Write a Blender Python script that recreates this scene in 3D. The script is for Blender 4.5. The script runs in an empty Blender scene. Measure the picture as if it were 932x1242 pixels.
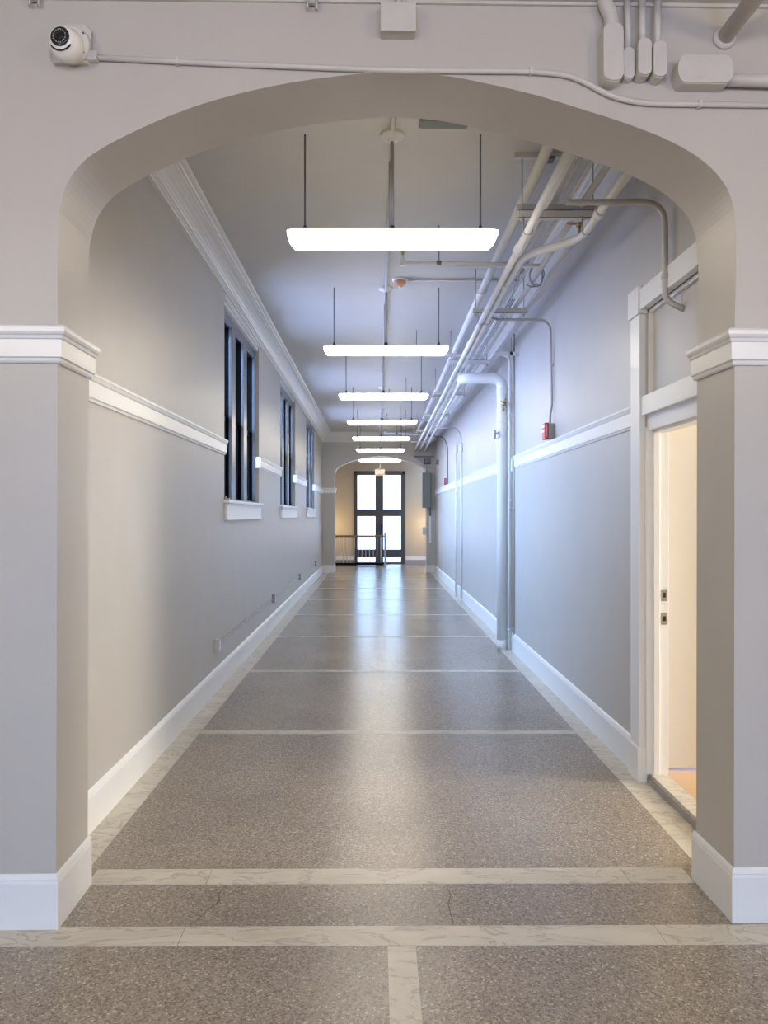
import bpy, bmesh, math
from mathutils import Vector, Matrix
from mathutils.geometry import tessellate_polygon
PI = math.pi
S = bpy.context.scene
COL = S.collection

# ------------------------------------------------------------------ materials
def mat(name, rgb, rough=0.6, metal=0.0, spec=0.5, bump=0.0, bscale=60.0, vary=0.0, vscale=3.0):
    m = bpy.data.materials.new(name); m.use_nodes = True
    nt = m.node_tree; b = nt.nodes['Principled BSDF']
    b.inputs['Base Color'].default_value = (*rgb, 1)
    b.inputs['Roughness'].default_value = rough
    b.inputs['Metallic'].default_value = metal
    b.inputs['Specular IOR Level'].default_value = spec
    tc = nt.nodes.new('ShaderNodeTexCoord')
    if vary > 0:
        n = nt.nodes.new('ShaderNodeTexNoise'); n.inputs['Scale'].default_value = vscale
        n.inputs['Detail'].default_value = 3
        r = nt.nodes.new('ShaderNodeValToRGB')
        r.color_ramp.elements[0].position = .3; r.color_ramp.elements[1].position = .7
        r.color_ramp.elements[0].color = (*[c*(1-vary) for c in rgb], 1)
        r.color_ramp.elements[1].color = (*[min(1, c*(1+vary)) for c in rgb], 1)
        nt.links.new(tc.outputs['Object'], n.inputs['Vector'])
        nt.links.new(n.outputs['Fac'], r.inputs['Fac'])
        nt.links.new(r.outputs['Color'], b.inputs['Base Color'])
    if bump > 0:
        n2 = nt.nodes.new('ShaderNodeTexNoise'); n2.inputs['Scale'].default_value = bscale
        n2.inputs['Detail'].default_value = 4
        bp = nt.nodes.new('ShaderNodeBump'); bp.inputs['Strength'].default_value = bump
        bp.inputs['Distance'].default_value = .004
        nt.links.new(tc.outputs['Object'], n2.inputs['Vector'])
        nt.links.new(n2.outputs['Fac'], bp.inputs['Height'])
        nt.links.new(bp.outputs['Normal'], b.inputs['Normal'])
    return m

def emis(name, rgb, strength):
    m = bpy.data.materials.new(name); m.use_nodes = True
    nt = m.node_tree; b = nt.nodes['Principled BSDF']
    b.inputs['Base Color'].default_value = (.8, .8, .8, 1)
    b.inputs['Emission Color'].default_value = (*rgb, 1)
    b.inputs['Emission Strength'].default_value = strength
    return m

def glass(name, tint=(1, 1, 1)):
    m = bpy.data.materials.new(name); m.use_nodes = True
    nt = m.node_tree; nt.nodes.clear()
    o = nt.nodes.new('ShaderNodeOutputMaterial'); mx = nt.nodes.new('ShaderNodeMixShader')
    t = nt.nodes.new('ShaderNodeBsdfTransparent'); t.inputs['Color'].default_value = (*tint, 1)
    g = nt.nodes.new('ShaderNodeBsdfGlossy'); g.inputs['Roughness'].default_value = .02
    f = nt.nodes.new('ShaderNodeFresnel'); f.inputs['IOR'].default_value = 1.25
    nt.links.new(f.outputs[0], mx.inputs[0]); nt.links.new(t.outputs[0], mx.inputs[1])
    nt.links.new(g.outputs[0], mx.inputs[2]); nt.links.new(mx.outputs[0], o.inputs[0])
    return m

def terrazzo():
    m = bpy.data.materials.new('terrazzo'); m.use_nodes = True
    nt = m.node_tree; b = nt.nodes['Principled BSDF']; L = nt.links
    tc = nt.nodes.new('ShaderNodeTexCoord')
    v = nt.nodes.new('ShaderNodeTexVoronoi'); v.inputs['Scale'].default_value = 150
    L.new(tc.outputs['Object'], v.inputs['Vector'])
    sep = nt.nodes.new('ShaderNodeSeparateColor'); L.new(v.outputs['Color'], sep.inputs[0])
    r = nt.nodes.new('ShaderNodeValToRGB'); r.color_ramp.interpolation = 'CONSTANT'
    cols = [(0, (.185, .150, .113)), (.16, (.25, .21, .163)), (.42, (.295, .25, .196)), (.66, (.335, .286, .228)),
            (.88, (.40, .34, .27)), (.96, (.52, .46, .375))]
    e = r.color_ramp.elements
    e[0].position = 0; e[0].color = (*cols[0][1], 1); e[1].position = cols[1][0]; e[1].color = (*cols[1][1], 1)
    for p, c in cols[2:]:
        k = e.new(p); k.color = (*c, 1)
    L.new(sep.outputs[0], r.inputs['Fac'])
    n = nt.nodes.new('ShaderNodeTexNoise'); n.inputs['Scale'].default_value = 1.1; n.inputs['Detail'].default_value = 6
    L.new(tc.outputs['Object'], n.inputs['Vector'])
    r2 = nt.nodes.new('ShaderNodeValToRGB')
    r2.color_ramp.elements[0].position = .3; r2.color_ramp.elements[0].color = (.82, .81, .80, 1)
    r2.color_ramp.elements[1].position = .7; r2.color_ramp.elements[1].color = (1.08, 1.06, 1.04, 1)
    L.new(n.outputs['Fac'], r2.inputs['Fac'])
    mx = nt.nodes.new('ShaderNodeMix'); mx.data_type = 'RGBA'; mx.blend_type = 'MULTIPLY'; mx.inputs[0].default_value = 1
    L.new(r.outputs['Color'], mx.inputs[6]); L.new(r2.outputs['Color'], mx.inputs[7])
    L.new(mx.outputs[2], b.inputs['Base Color'])
    b.inputs['Roughness'].default_value = .255; b.inputs['Specular IOR Level'].default_value = .6
    return m

def marble():
    m = bpy.data.materials.new('marble'); m.use_nodes = True
    nt = m.node_tree; b = nt.nodes['Principled BSDF']; L = nt.links
    tc = nt.nodes.new('ShaderNodeTexCoord')
    mp = nt.nodes.new('ShaderNodeMapping'); mp.inputs['Rotation'].default_value = (0, 0, .5); mp.inputs['Scale'].default_value = (1.6, 4.5, 3)
    L.new(tc.outputs['Object'], mp.inputs['Vector'])
    w = nt.nodes.new('ShaderNodeTexNoise'); w.inputs['Scale'].default_value = 1.5; w.inputs['Detail'].default_value = 8
    w.inputs['Distortion'].default_value = 1.4; w.inputs['Roughness'].default_value = .6
    L.new(mp.outputs['Vector'], w.inputs['Vector'])
    r = nt.nodes.new('ShaderNodeValToRGB'); e = r.color_ramp.elements
    e[0].position = .30; e[0].color = (.50, .45, .37, 1); e[1].position = .75; e[1].color = (.62, .57, .48, 1)
    for p, c in ((.46, (.58, .53, .435)), (.49, (.34, .305, .26)), (.51, (.56, .51, .42)), (.60, (.60, .55, .46))):
        k = e.new(p); k.color = (*c, 1)
    L.new(w.outputs['Fac'], r.inputs['Fac']); L.new(r.outputs['Color'], b.inputs['Base Color'])
    b.inputs['Roughness'].default_value = .32
    return m

def wood(name, c0, c1, rough=.35, sc=(1, 14, 14)):
    m = bpy.data.materials.new(name); m.use_nodes = True
    nt = m.node_tree; b = nt.nodes['Principled BSDF']; L = nt.links
    tc = nt.nodes.new('ShaderNodeTexCoord'); mp = nt.nodes.new('ShaderNodeMapping'); mp.inputs['Scale'].default_value = sc
    n = nt.nodes.new('ShaderNodeTexNoise'); n.inputs['Scale'].default_value = 3; n.inputs['Detail'].default_value = 5
    r = nt.nodes.new('ShaderNodeValToRGB')
    r.color_ramp.elements[0].color = (*c0, 1); r.color_ramp.elements[1].color = (*c1, 1)
    L.new(tc.outputs['Object'], mp.inputs[0]); L.new(mp.outputs[0], n.inputs['Vector'])
    L.new(n.outputs['Fac'], r.inputs['Fac']); L.new(r.outputs['Color'], b.inputs['Base Color'])
    b.inputs['Roughness'].default_value = rough
    return m

M = dict(
    wall=mat('wall_paint', (.50, .467, .412), .42, vary=.02),
    ceil=mat('ceiling_paint', (.55, .525, .49), .6, vary=.02),
    trim=mat('white_trim', (.80, .785, .745), .32, bump=.03, bscale=30),
    cove=mat('cornice_paint', (.74, .715, .675), .38, bump=.04, bscale=40),
    pipe=mat('painted_pipe', (.72, .705, .67), .38, bump=.08, bscale=45, vary=.03, vscale=9),
    pipew=mat('white_pipe', (.80, .80, .78), .35, bump=.05, bscale=40),
    body=mat('painted_fitting', (.56, .53, .48), .45, bump=.15, bscale=60, vary=.04, vscale=12),
    strut=mat('painted_strut', (.66, .65, .62), .42),
    conduit=mat('grey_conduit', (.46, .44, .41), .38, .2),
    steel=mat('steel_rod', (.16, .155, .15), .4, .7),
    doorpaint=mat('door_paint', (.045, .040, .037), .4),
    dark=mat('dark_bronze', (.0022, .0022, .0025), .5, spec=.12),
    greyf=mat('grey_window_paint', (.13, .13, .13), .28),
    cap=mat('black_hook', (.02, .02, .03), .4),
    red=mat('red_plastic', (.48, .02, .035), .3),
    white=mat('white_plastic', (.82, .80, .76), .3),
    cream=mat('camera_shell', (.80, .77, .69), .28),
    black=mat('black_gloss', (.012, .012, .014), .12),
    greymetal=mat('grey_box', (.33, .335, .33), .4, .2),
    panelgrey=mat('panel_grey', (.17, .175, .16), .4, .1),
    brass=mat('brass', (.42, .30, .12), .3, .9),
    nickel=mat('nickel', (.42, .40, .37), .28, .9),
    orange=mat('orange_cover', (.62, .30, .17), .4),
    grout=mat('dark_grout', (.05, .045, .04), .8),
    stone=mat('stone_base', (.33, .30, .27), .5, vary=.05),
    warmwall=mat('vestibule_paint', (.52, .425, .29), .5),
    roomwall=mat('room_paint', (.62, .575, .49), .5),
    terr=terrazzo(), marb=marble(),
    oak=wood('oak_floor', (.50, .31, .15), (.62, .41, .22)),
    rail=wood('rail_wood', (.14, .07, .035), (.24, .13, .06)),
    lamp=emis('lamp_diffuser', (1.0, .90, .71), 14),
    exitface=mat('exit_face', (.46, .36, .30), .4),
    exitred=emis('exit_letters', (1.0, .10, .06), .9),
    glass=glass('window_glass'), doorglass=glass('door_glass', (.42, .40, .36)), )

# ------------------------------------------------------------------ mesh helpers
class B:
    """collects shapes, then links them as one mesh object"""
    def __init__(s): s.bm = bmesh.new()
    def box(s, x0, x1, y0, y1, z0, z1, bev=0):
        t = bmesh.new()
        bmesh.ops.create_cube(t, size=1)
        bmesh.ops.scale(t, vec=(x1-x0, y1-y0, z1-z0), verts=t.verts)
        bmesh.ops.translate(t, vec=((x0+x1)/2, (y0+y1)/2, (z0+z1)/2), verts=t.verts)
        if bev: bmesh.ops.bevel(t, geom=t.edges[:], offset=bev, segments=2, profile=.6, affect='EDGES')
        return s.merge(t)
    def merge(s, t):
        me = bpy.data.meshes.new('tmp'); t.to_mesh(me); t.free(); s.bm.from_mesh(me); bpy.data.meshes.remove(me); return s
    def tube(s, pts, r, seg=12, fillet=0, r1=None):
        pts = [Vector(p) for p in pts]
        if fillet:
            out = [pts[0]]
            for a, p, c in zip(pts, pts[1:], pts[2:]):
                f = min(fillet, (a-p).length*.45, (c-p).length*.45)
                s0, s1 = p+(a-p).normalized()*f, p+(c-p).normalized()*f
                for k in range(7):
                    u = k/6; out.append(s0*(1-u)**2 + p*2*u*(1-u) + s1*u*u)
            out.append(pts[-1]); pts = out
        bm = s.bm; rings = []
        up = None
        for i, p in enumerate(pts):
            d = (pts[min(i+1, len(pts)-1)] - pts[max(i-1, 0)]).normalized()
            if up is None:
                up = d.orthogonal().normalized()
            up = (up - d*up.dot(d)).normalized()
            v = d.cross(up)
            rr = r if r1 is None else r + (r1-r)*i/(len(pts)-1)
            rings.append([bm.verts.new(p + (up*math.cos(2*PI*k/seg) + v*math.sin(2*PI*k/seg))*rr) for k in range(seg)])
        for a, c in zip(rings, rings[1:]):
            for k in range(seg):
                f = bm.faces.new((a[k], a[(k+1) % seg], c[(k+1) % seg], c[k])); f.smooth = True
        bm.faces.new(rings[0][::-1]); bm.faces.new(rings[-1])
        return s
    def lathe(s, prof, c, ax='Z', seg=24, rot=None):
        """prof: list of (radius, height) along the axis"""
        t = bmesh.new(); rings = []
        for r, h in prof:
            if r < 1e-5: rings.append([t.verts.new((0, 0, h))])
            else: rings.append([t.verts.new((r*math.cos(2*PI*k/seg), r*math.sin(2*PI*k/seg), h)) for k in range(seg)])
        for a, b in zip(rings, rings[1:]):
            for k in range(seg):
                k2 = (k+1) % seg
                vs = [a[0 if len(a) == 1 else k], a[0 if len(a) == 1 else k2], b[0 if len(b) == 1 else k2], b[0 if len(b) == 1 else k]]
                u = []
                for q in vs:
                    if q not in u: u.append(q)
                if len(u) > 2:
                    f = t.faces.new(u); f.smooth = True
        for ring in (rings[0], rings[-1]):
            if len(ring) > 2: t.faces.new(ring)
        bmesh.ops.recalc_face_normals(t, faces=t.faces)
        mx = {'Z': Matrix(), 'Y': Matrix.Rotation(-PI/2, 4, 'X'), '-Y': Matrix.Rotation(PI/2, 4, 'X'), 'X': Matrix.Rotation(PI/2, 4, 'Y'), '-X': Matrix.Rotation(-PI/2, 4, 'Y')}[ax]
        if rot is not None: mx = rot
        bmesh.ops.transform(t, matrix=Matrix.Translation(c) @ mx, verts=t.verts)
        return s.merge(t)
    def prism(s, poly, a, b, plane='XZ', bev=0):
        """polygon given in a plane, extruded from a to b along the third axis"""
        t = bmesh.new()
        def q(p, h):
            return {'XZ': (p[0], h, p[1]), 'YZ': (h, p[0], p[1]), 'XY': (p[0], p[1], h)}[plane]
        lo = [t.verts.new(q(p, a)) for p in poly]; hi = [t.verts.new(q(p, b)) for p in poly]
        n = len(poly)
        if bev or n < 5:
            caps = [t.faces.new(lo[::-1]), t.faces.new(hi)]
        else:
            for tri in tessellate_polygon([[Vector((*p, 0)) for p in poly]]):
                t.faces.new([lo[q_] for q_ in tri]); t.faces.new([hi[q_] for q_ in tri])
        for k in range(n): t.faces.new((lo[k], lo[(k+1) % n], hi[(k+1) % n], hi[k]))
        if bev: bmesh.ops.bevel(t, geom=caps[0].edges[:]+caps[1].edges[:], offset=bev, segments=2, profile=.6, affect='EDGES')
        bmesh.ops.triangulate(t, faces=[f for f in t.faces if len(f.verts) > 4])
        bmesh.ops.recalc_face_normals(t, faces=t.faces)
        return s.merge(t)
    def loft(s, sections, smooth=False):
        """closed sections (lists of 3D points) joined one to the next, capped"""
        t = bmesh.new()
        R = [[t.verts.new(p) for p in sec] for sec in sections]; n = len(R[0])
        for a, b in zip(R, R[1:]):
            for k in range(n): t.faces.new((a[k], a[(k+1) % n], b[(k+1) % n], b[k])).smooth = smooth
        c = [t.faces.new(R[0][::-1]), t.faces.new(R[-1])]
        bmesh.ops.triangulate(t, faces=c)
        bmesh.ops.recalc_face_normals(t, faces=t.faces)
        return s.merge(t)
    def build(s, name, m, parent=None, xf=None):
        if xf is not None: bmesh.ops.transform(s.bm, matrix=xf, verts=s.bm.verts)
        if parent is not None:
            p, off = parent, Vector((0, 0, 0))
            while p is not None: off += p.location; p = p.parent
            bmesh.ops.translate(s.bm, vec=-off, verts=s.bm.verts)
        me = bpy.data.meshes.new(name); s.bm.to_mesh(me); s.bm.free()
        me.materials.append(M[m])
        o = bpy.data.objects.new(name, me); COL.objects.link(o); o.parent = parent
        return o

def empty(name, loc=(0, 0, 0)):
    o = bpy.data.objects.new(name, None); COL.objects.link(o); o.location = loc; o.empty_display_size = .1; return o
def tag(o, label, cat, group=None):
    o['label'] = label; o['category'] = cat
    if group: o['group'] = group
    return o
def struct(o, label=None):
    o['kind'] = 'structure'
    if label: o['label'] = label
    return o
def copy_tree(o, parent=None):
    c = o.copy(); COL.objects.link(c); c.parent = parent
    for ch in list(o.children): copy_tree(ch, c)
    return c

# ------------------------------------------------------------------ frames of reference
FW = Matrix.Translation((0, 2.8925, 0)) @ Matrix.Rotation(.0181, 4, 'Z')      # face of the arch wall (a hair out of square)
LW = Matrix.Translation((-1.4458, 0, 0)) @ Matrix.Rotation(.0025, 4, 'Z')     # face of the left corridor wall
RX, CZ, HZ = 1.605, 3.84, 3.60                                                # right wall face, corridor ceiling, hall ceiling
Y_END = 20.35

# ------------------------------------------------------------------ floor
fl = struct(B().box(-6, 6, -5, 24.6, -.12, 0).build('floor', 'terr'), 'speckled brown terrazzo floor with marble strips')
def slab(x0, x1, y0, y1, xf=None): B().box(x0, x1, y0, y1, -.02, .0012).build('marble_strip', 'marb', fl, xf)
SK = Matrix.Rotation(.006, 4, 'Z')
for x0, x1 in ((-4.5, -.727), (-.724, 1.096), (1.099, 4.5)): slab(x0, x1, 2.752, 2.884, SK)
slab(.040, .143, -2, 2.750)
for x0, x1 in ((-1.238, -.723), (-.720, 1.121), (1.124, 1.40)): slab(x0, x1, 3.212, 3.352, SK)
for y in (5.45, 7.58, 9.70, 11.83, 13.96, 16.1, 18.2): slab(-1.297, 1.457, y-.04, y+.04)
yl = 3.356
for n in (5.9, 8.4, 10.9, 13.3, 15.7, 18.0, Y_END):
    slab(-1.452, -1.30, yl, n-.003); slab(1.46, 1.64, yl, n-.003); yl = n
ck = B()
for pts in (((-.655, 3.20), (-.668, 3.13), (-.652, 3.07), (-.70, 2.97), (-.715, 2.90)), ((.30, 3.20), (.31, 3.12), (.292, 3.05), (.30, 2.9))):
    for a, b in zip(pts, pts[1:]): ck.tube([(*a, -.0006), (*b, -.0006)], .0018, 5)
ck.build('crack', 'grout', fl)

# ------------------------------------------------------------------ the arch wall in front
ARCH = [(-1.236, 2.35), (-1.236, 2.71), (-1.225, 2.802), (-1.198, 2.885), (-1.141, 2.963), (-1.056, 3.024), (-.94, 3.085), (-.801, 3.148),
        (-.658, 3.20), (-.505, 3.243), (-.345, 3.278), (-.185, 3.303), (-.056, 3.318), (.047, 3.325), (.15, 3.323), (.285, 3.311), (.411, 3.288),
        (.608, 3.245), (.77, 3.198), (.985, 3.131), (1.157, 3.063), (1.281, 2.99), (1.363, 2.906), (1.399, 2.825), (1.411, 2.735), (1.413, 2.602), (1.408, 2.35)]
def smooth_poly(p, n=4):
    out = []
    for i in range(len(p)-1):
        p0, p1, p2, p3 = p[max(i-1, 0)], p[i], p[i+1], p[min(i+2, len(p)-1)]
        for k in range(n):
            t = k/n
            out.append(tuple(.5*((2*b) + (-a+c)*t + (2*a-5*b+4*c-d)*t*t + (-a+3*b-3*c+d)*t**3) for a, b, c, d in zip(p0, p1, p2, p3)))
    return out + [p[-1]]
AS = smooth_poly(ARCH)
poly = [(-6, 0), (-1.243, 0)] + AS + [(1.404, 0), (6, 0), (6, 3.95), (-6, 3.95)]
struct(B().prism(poly, 0, .33).build('wall_front', 'wall', xf=FW), 'greige wall with wide flattened arch opening')

def molding(prof, path, name, m, xf=None, parent=None):
    """sweep an (out, z) profile along a plan path; 'out' goes to the left of the walking direction"""
    P = [Vector((*p, 0)) for p in path]; secs = []
    for i, p in enumerate(P):
        d0 = (p-P[i-1]).normalized() if i else (P[1]-p).normalized()
        d1 = (P[i+1]-p).normalized() if i < len(P)-1 else d0
        n0, n1 = Vector((-d0.y, d0.x, 0)), Vector((-d1.y, d1.x, 0))
        nn = (n0+n1).normalized(); nn /= max(.3, nn.dot(n0))
        secs.append([(p.x+nn.x*o, p.y+nn.y*o, z) for o, z in prof])
    return B().loft(secs).build(name, m, parent, xf)
CAPR = [(-.002, 2.185), (.008, 2.185), (.014, 2.192), (.016, 2.202), (.024, 2.206), (.024, 2.272), (.030, 2.276), (.033, 2.286),
        (.040, 2.291), (.045, 2.30), (.045, 2.314), (.038, 2.323), (.030, 2.327), (-.002, 2.327)]
BBP = [(-.002, 0), (.013, 0), (.013, .176), (.010, .188), (.012, .192), (.007, .205), (.003, .21), (-.002, .212)]
cl = molding(CAPR, [(-1.236, .338), (-1.236, 0), (-6, 0)], 'trim_1', 'trim', FW); struct(cl, 'white capital moulding wrapping left pier')
cr = molding(CAPR, [(6, 0), (1.407, 0), (1.407, .338)], 'trim_2', 'trim', FW); struct(cr, 'white capital moulding wrapping right pier')
bl = molding(BBP, [(-1.243, .345), (-1.243, 0), (-6, 0)], 'baseboard_pier_left', 'trim', FW); struct(bl)
br_ = molding(BBP, [(6, 0), (1.404, 0), (1.404, .345)], 'baseboard_pier_right', 'trim', FW); struct(br_)

# ------------------------------------------------------------------ hall behind the camera
struct(B().box(-6, 6, -5, 3.0, HZ, HZ+.2).build('ceiling', 'ceil'), 'painted hall ceiling')
struct(B().box(-6.2, -6, -5, 3.2, 0, 3.8).build('wall_hall_left', 'wall'))
struct(B().box(6, 6.2, -5, 3.2, 0, 3.8).build('wall_hall_right', 'wall'))
rw = B()
rw.box(-6, 6, -5.2, -5, 0, .8).box(-6, 6, -5.2, -5, 3.0, 3.8)
for a, b in ((-6, -2.45), (-1.65, 1.65), (2.45, 6)): rw.box(a, b, -5.2, -5, .8, 3.0)
struct(rw.build('wall_hall_rear', 'wall'))

# ------------------------------------------------------------------ left corridor wall (local x = out of the wall, y = along)
WINS = [(7.11, 9.22), (11.30, 13.42), (15.50, 17.62)]
lw = B(); ya = 3.15
WZ0, WZ1 = 1.70, 3.72
for a, b in WINS:
    lw.box(-.27, 0, ya, a, -.1, 3.95); lw.box(-.27, 0, a, b, -.1, WZ0); lw.box(-.27, 0, a, b, WZ1, 3.95); ya = b
lw.box(-.27, 0, ya, 20.9, -.1, 3.95)
struct(lw.build('wall_left', 'wall', xf=LW), 'grey left corridor wall with three windows')
molding([(o*1.5, z) for o, z in BBP], [(0, 20.4), (0, 3.18)], 'baseboard_left', 'trim', LW)['kind'] = 'structure'
RAIL = [(-.002, 2.172), (.010, 2.172), (.014, 2.184), (.022, 2.190), (.022, 2.270), (.028, 2.276), (.034, 2.292), (.038, 2.296), (.038, 2.308), (.030, 2.314), (-.002, 2.316)]
k = 3
for y0, y1 in ((3.2, 7.12), (9.21, 11.31), (13.41, 15.51), (17.61, 20.4)):
    b = molding(RAIL, [(0, y1), (0, y0)], f'trim_{k}', 'trim', LW); struct(b, 'white chair rail along left wall')
    if y0 > 5: B().box(-.05, .030, y0-.028, y0+.01, 2.176, 2.312, .004).build('rail_return', 'trim', b, LW)
    k += 1
def cornice(prof_side, path_y, xf, name):
    pr = [(0, 0), (.030, 0), (.034, .12), (.046, .15), (.046, .22), (.060, .25), (.066, .30), (.078, .37), (.098, .48), (.128, .60), (.160, .70), (.186, .76),
          (.186, .80), (.206, .82), (.212, .88), (.236, .91), (.250, .97), (.250, 1.02), (0, 1.02)]
    if prof_side < 0: pr = [(0, 0), (.075, 0), (.078, .10), (.070, .30)] + pr[7:]
    secs = []
    for y in path_y:
        h = .095 + (y-3.2)*.0088
        secs.append([(o*prof_side, y, CZ-h + z*h) for o, z in pr])
    o = B().loft(secs).build(name, 'cove', xf=xf)
    return struct(o)
cornice(1, (3.15, 9, 15, 20.35), LW, f'trim_{k}')['label'] = 'white cove cornice along left wall'; k += 1
cornice(-1, (3.2, 9, 15, 20.35), Matrix.Translation((RX, 0, 0)), f'trim_{k}')['label'] = 'white cove cornice along right wall behind pipes'; k += 1

for wi, (a, b) in enumerate(WINS):
    root = struct(empty(f'window_{wi+1}', LW @ Vector((-.1, (a+b)/2, WZ0))), 'triple window with dark sashes, gray mullions and white sill')
    f = B()                                                               # outer grey frame, set in the reveal
    f.box(-.075, -.046, a, a+.05, WZ0+.03, 3.63); f.box(-.075, -.046, b-.05, b, WZ0+.03, 3.63)
    f.box(-.075, -.046, a, b, 3.54, 3.63); f.box(-.075, -.046, a, b, WZ0+.02, WZ0+.06)
    f.build('frame', 'greyf', root, LW)
    ht = B()
    ht.box(-.09, -.012, a, b, 3.63, 3.665).box(-.09, .004, a, b, 3.672, 3.69).box(-.09, .012, a, b, 3.69, 3.73, .004).box(-.09, -.03, a, b, 3.66, 3.675)
    ht.build('head_trim', 'trim', root, LW)
    w3 = (b-a)/3
    cuts = [a+.02] + [a+w3*1+.0, a+w3*2+.0] + [b-.02]
    for c in cuts[1:3]:
        B().box(-.075, -.044, c-.105, c+.105, WZ0+.03, 3.56, .004).build('mullion', 'greyf', root, LW)
        B().box(-.22, -.072, c-.10, c+.10, WZ0+.03, 3.56).build('mullion_core', 'dark', root, LW)
    for i in range(3):
        p0 = cuts[i] + (.02 if i == 0 else .10); p1 = cuts[i+1] - (.02 if i == 2 else .10)
        s = B()
        for x0, x1, z0, z1 in ((-.135, -.11, WZ0+.05, 2.62), (-.21, -.18, 2.56, 3.55)):        # lower and upper sash
            s.box(x0, x1, p0, p0+.045, z0, z1).box(x0, x1, p1-.045, p1, z0, z1)
            s.box(x0, x1, p0, p1, z0, z0+.07).box(x0, x1, p0, p1, z1-.055, z1)
        s.box(-.22, -.072, p0-.03, p0, WZ0, 3.56).box(-.22, -.072, p1, p1+.02, WZ0, 3.56)
        s.build('sash', 'dark', root, LW)
        g = B().box(-.124, -.121, p0+.04, p1-.04, WZ0+.11, 2.57).box(-.197, -.194, p0+.04, p1-.04, 2.62, 3.5)
        g.build('pane', 'glass', root, LW)
    s = B().box(-.27, .056, a-.03, b+.03, WZ0+.005, WZ0+.036, .008)
    s.box(-.02, .030, a-.004, b+.004, 1.552, WZ0+.008, .003).box(-.02, .036, a-.01, b+.01, 1.545, 1.56, .003).box(-.02, .042, a-.01, b+.01, 1.685, 1.705, .004)
    s.build('sill', 'trim', root, LW)
    hd = B().box(-.27, -.075, a, b, 3.54, 3.72)
    hd.build('head_soffit', 'dark', root, LW)
    if wi == 0:
        B().box(.0, .05, a-.02, a+.03, WZ0+.036, WZ0+.056, .003).box(.01, .02, a-.02, a+.02, WZ0+.05, WZ0+.075, .002).build('sash_latch', 'greymetal', root, LW)

# raceway with outlets low on the left wall
r = tag(empty('wall_raceway', LW @ Vector((0, 6.7, .42))), 'thin metal raceway with outlet boxes low on left wall', 'raceway')
B().tube([(.008, 6.75, .42), (.008, 17.9, .42)], .010, 8).build('channel', 'conduit', r, LW)
for y in (6.70, 10.4, 14.05, 17.8):
    ob = B().box(0, .045, y-.035, y+.035, .36, .478, .004).build('outlet_box', 'greymetal' if y > 7 else 'body', r, LW)
    B().box(.044, .048, y-.022, y+.022, .375, .463, .002).build('cover_plate', 'white', ob, LW)

# ------------------------------------------------------------------ right corridor wall and its doorway
DY0, DY1 = 3.40, 4.44
rw = B()
rw.box(RX, RX+.13, 3.1, DY0, -.1, 3.95); rw.box(RX, RX+.13, DY0, DY1, 2.83, 3.95); rw.box(RX, RX+.13, DY1, 20.9, -.1, 3.95)
struct(rw.build('wall_right', 'wall'), 'grey right corridor wall with a doorway')
bp_ = [(o*1.5, z) for o, z in BBP]
molding(bp_, [(RX, 4.60), (RX, 20.4)], 'baseboard_right', 'trim')['kind'] = 'structure'
RAILR = [(o*.9, z-.038) for o, z in RAIL]
for y0, y1 in ((4.60, 8.57), (8.93, 20.4)):
    struct(molding(RAILR, [(RX, y0), (RX, y1)], f'trim_{k}', 'trim'), 'white chair rail along right wall'); k += 1
B().box(RX-.034, RX+.01, 8.66, 8.72, 2.10, 2.26, .004).build('rail_stub', 'trim', bpy.data.objects[f'trim_{k-2}'])

d = struct(empty('door_1', (RX, (DY0+DY1)/2, 0)), 'open doorway with white casing and filled transom on right')
for y0, y1 in ((DY1, DY1+.155), (DY0-.13, DY0)):
    B().box(RX-.035, RX+.01, y0, y1, 0, 2.80, .004).build('casing', 'trim', d)
    B().box(RX-.050, RX+.01, y0-.012, y1+.012, 0, .205, .006).build('plinth_block', 'trim', d)
    B().box(RX-.048, RX+.01, y0-.012, y1+.012, 2.80, 2.965, .004).build('corner_block', 'trim', d)
B().box(RX-.035, RX+.01, DY0, DY1, 2.822, 2.945, .004).build('header', 'trim', d)
B().box(RX-.022, RX+.04, DY0, DY1, 2.19, 2.305, .004).build('transom_bar', 'trim', d)
B().box(RX+.012, RX+.13, DY0, DY1, 2.10, 2.20, .003).build('door_head', 'trim', d)
B().box(RX+.04, RX+.07, DY0, DY1, 2.29, 2.84).build('transom_panel', 'wall', d)
b = B().box(RX+.018, RX+.045, DY1-.02, DY1, 2.29, 2.84, .003).box(RX+.018, RX+.045, DY0, DY1, 2.80, 2.823, .003)
b.build('transom_stop', 'trim', d)
B().box(RX+.0, RX+.133, DY1-.022, DY1, .05, 2.12, .002).box(RX+.0, RX+.133, DY0, DY0+.022, .05, 2.12, .002).build('jamb', 'trim', d)
B().box(RX+.04, RX+.075, DY1-.036, DY1-.02, .05, 2.10, .003).box(RX+.04, RX+.12, DY0, DY1, 2.085, 2.102, .002).build('door_stop', 'trim', d)
for z in (1.12, .98):
    sp = B().box(RX+.088, RX+.124, DY1-.0255, DY1-.02, z-.035, z+.035, .001).build('strike_plate', 'nickel', d)
    B().box(RX+.098, RX+.114, DY1-.027, DY1-.024, z-.014, z+.014).build('strike_hole', 'black', sp)
B().box(RX+.025, RX+.125, DY0, DY1, -.01, .052, .004).build('threshold', 'marb', d)
B().box(RX+.012, RX+.03, DY0, DY1, -.01, .03, .002).build('threshold_edge', 'stone', d)

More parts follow.
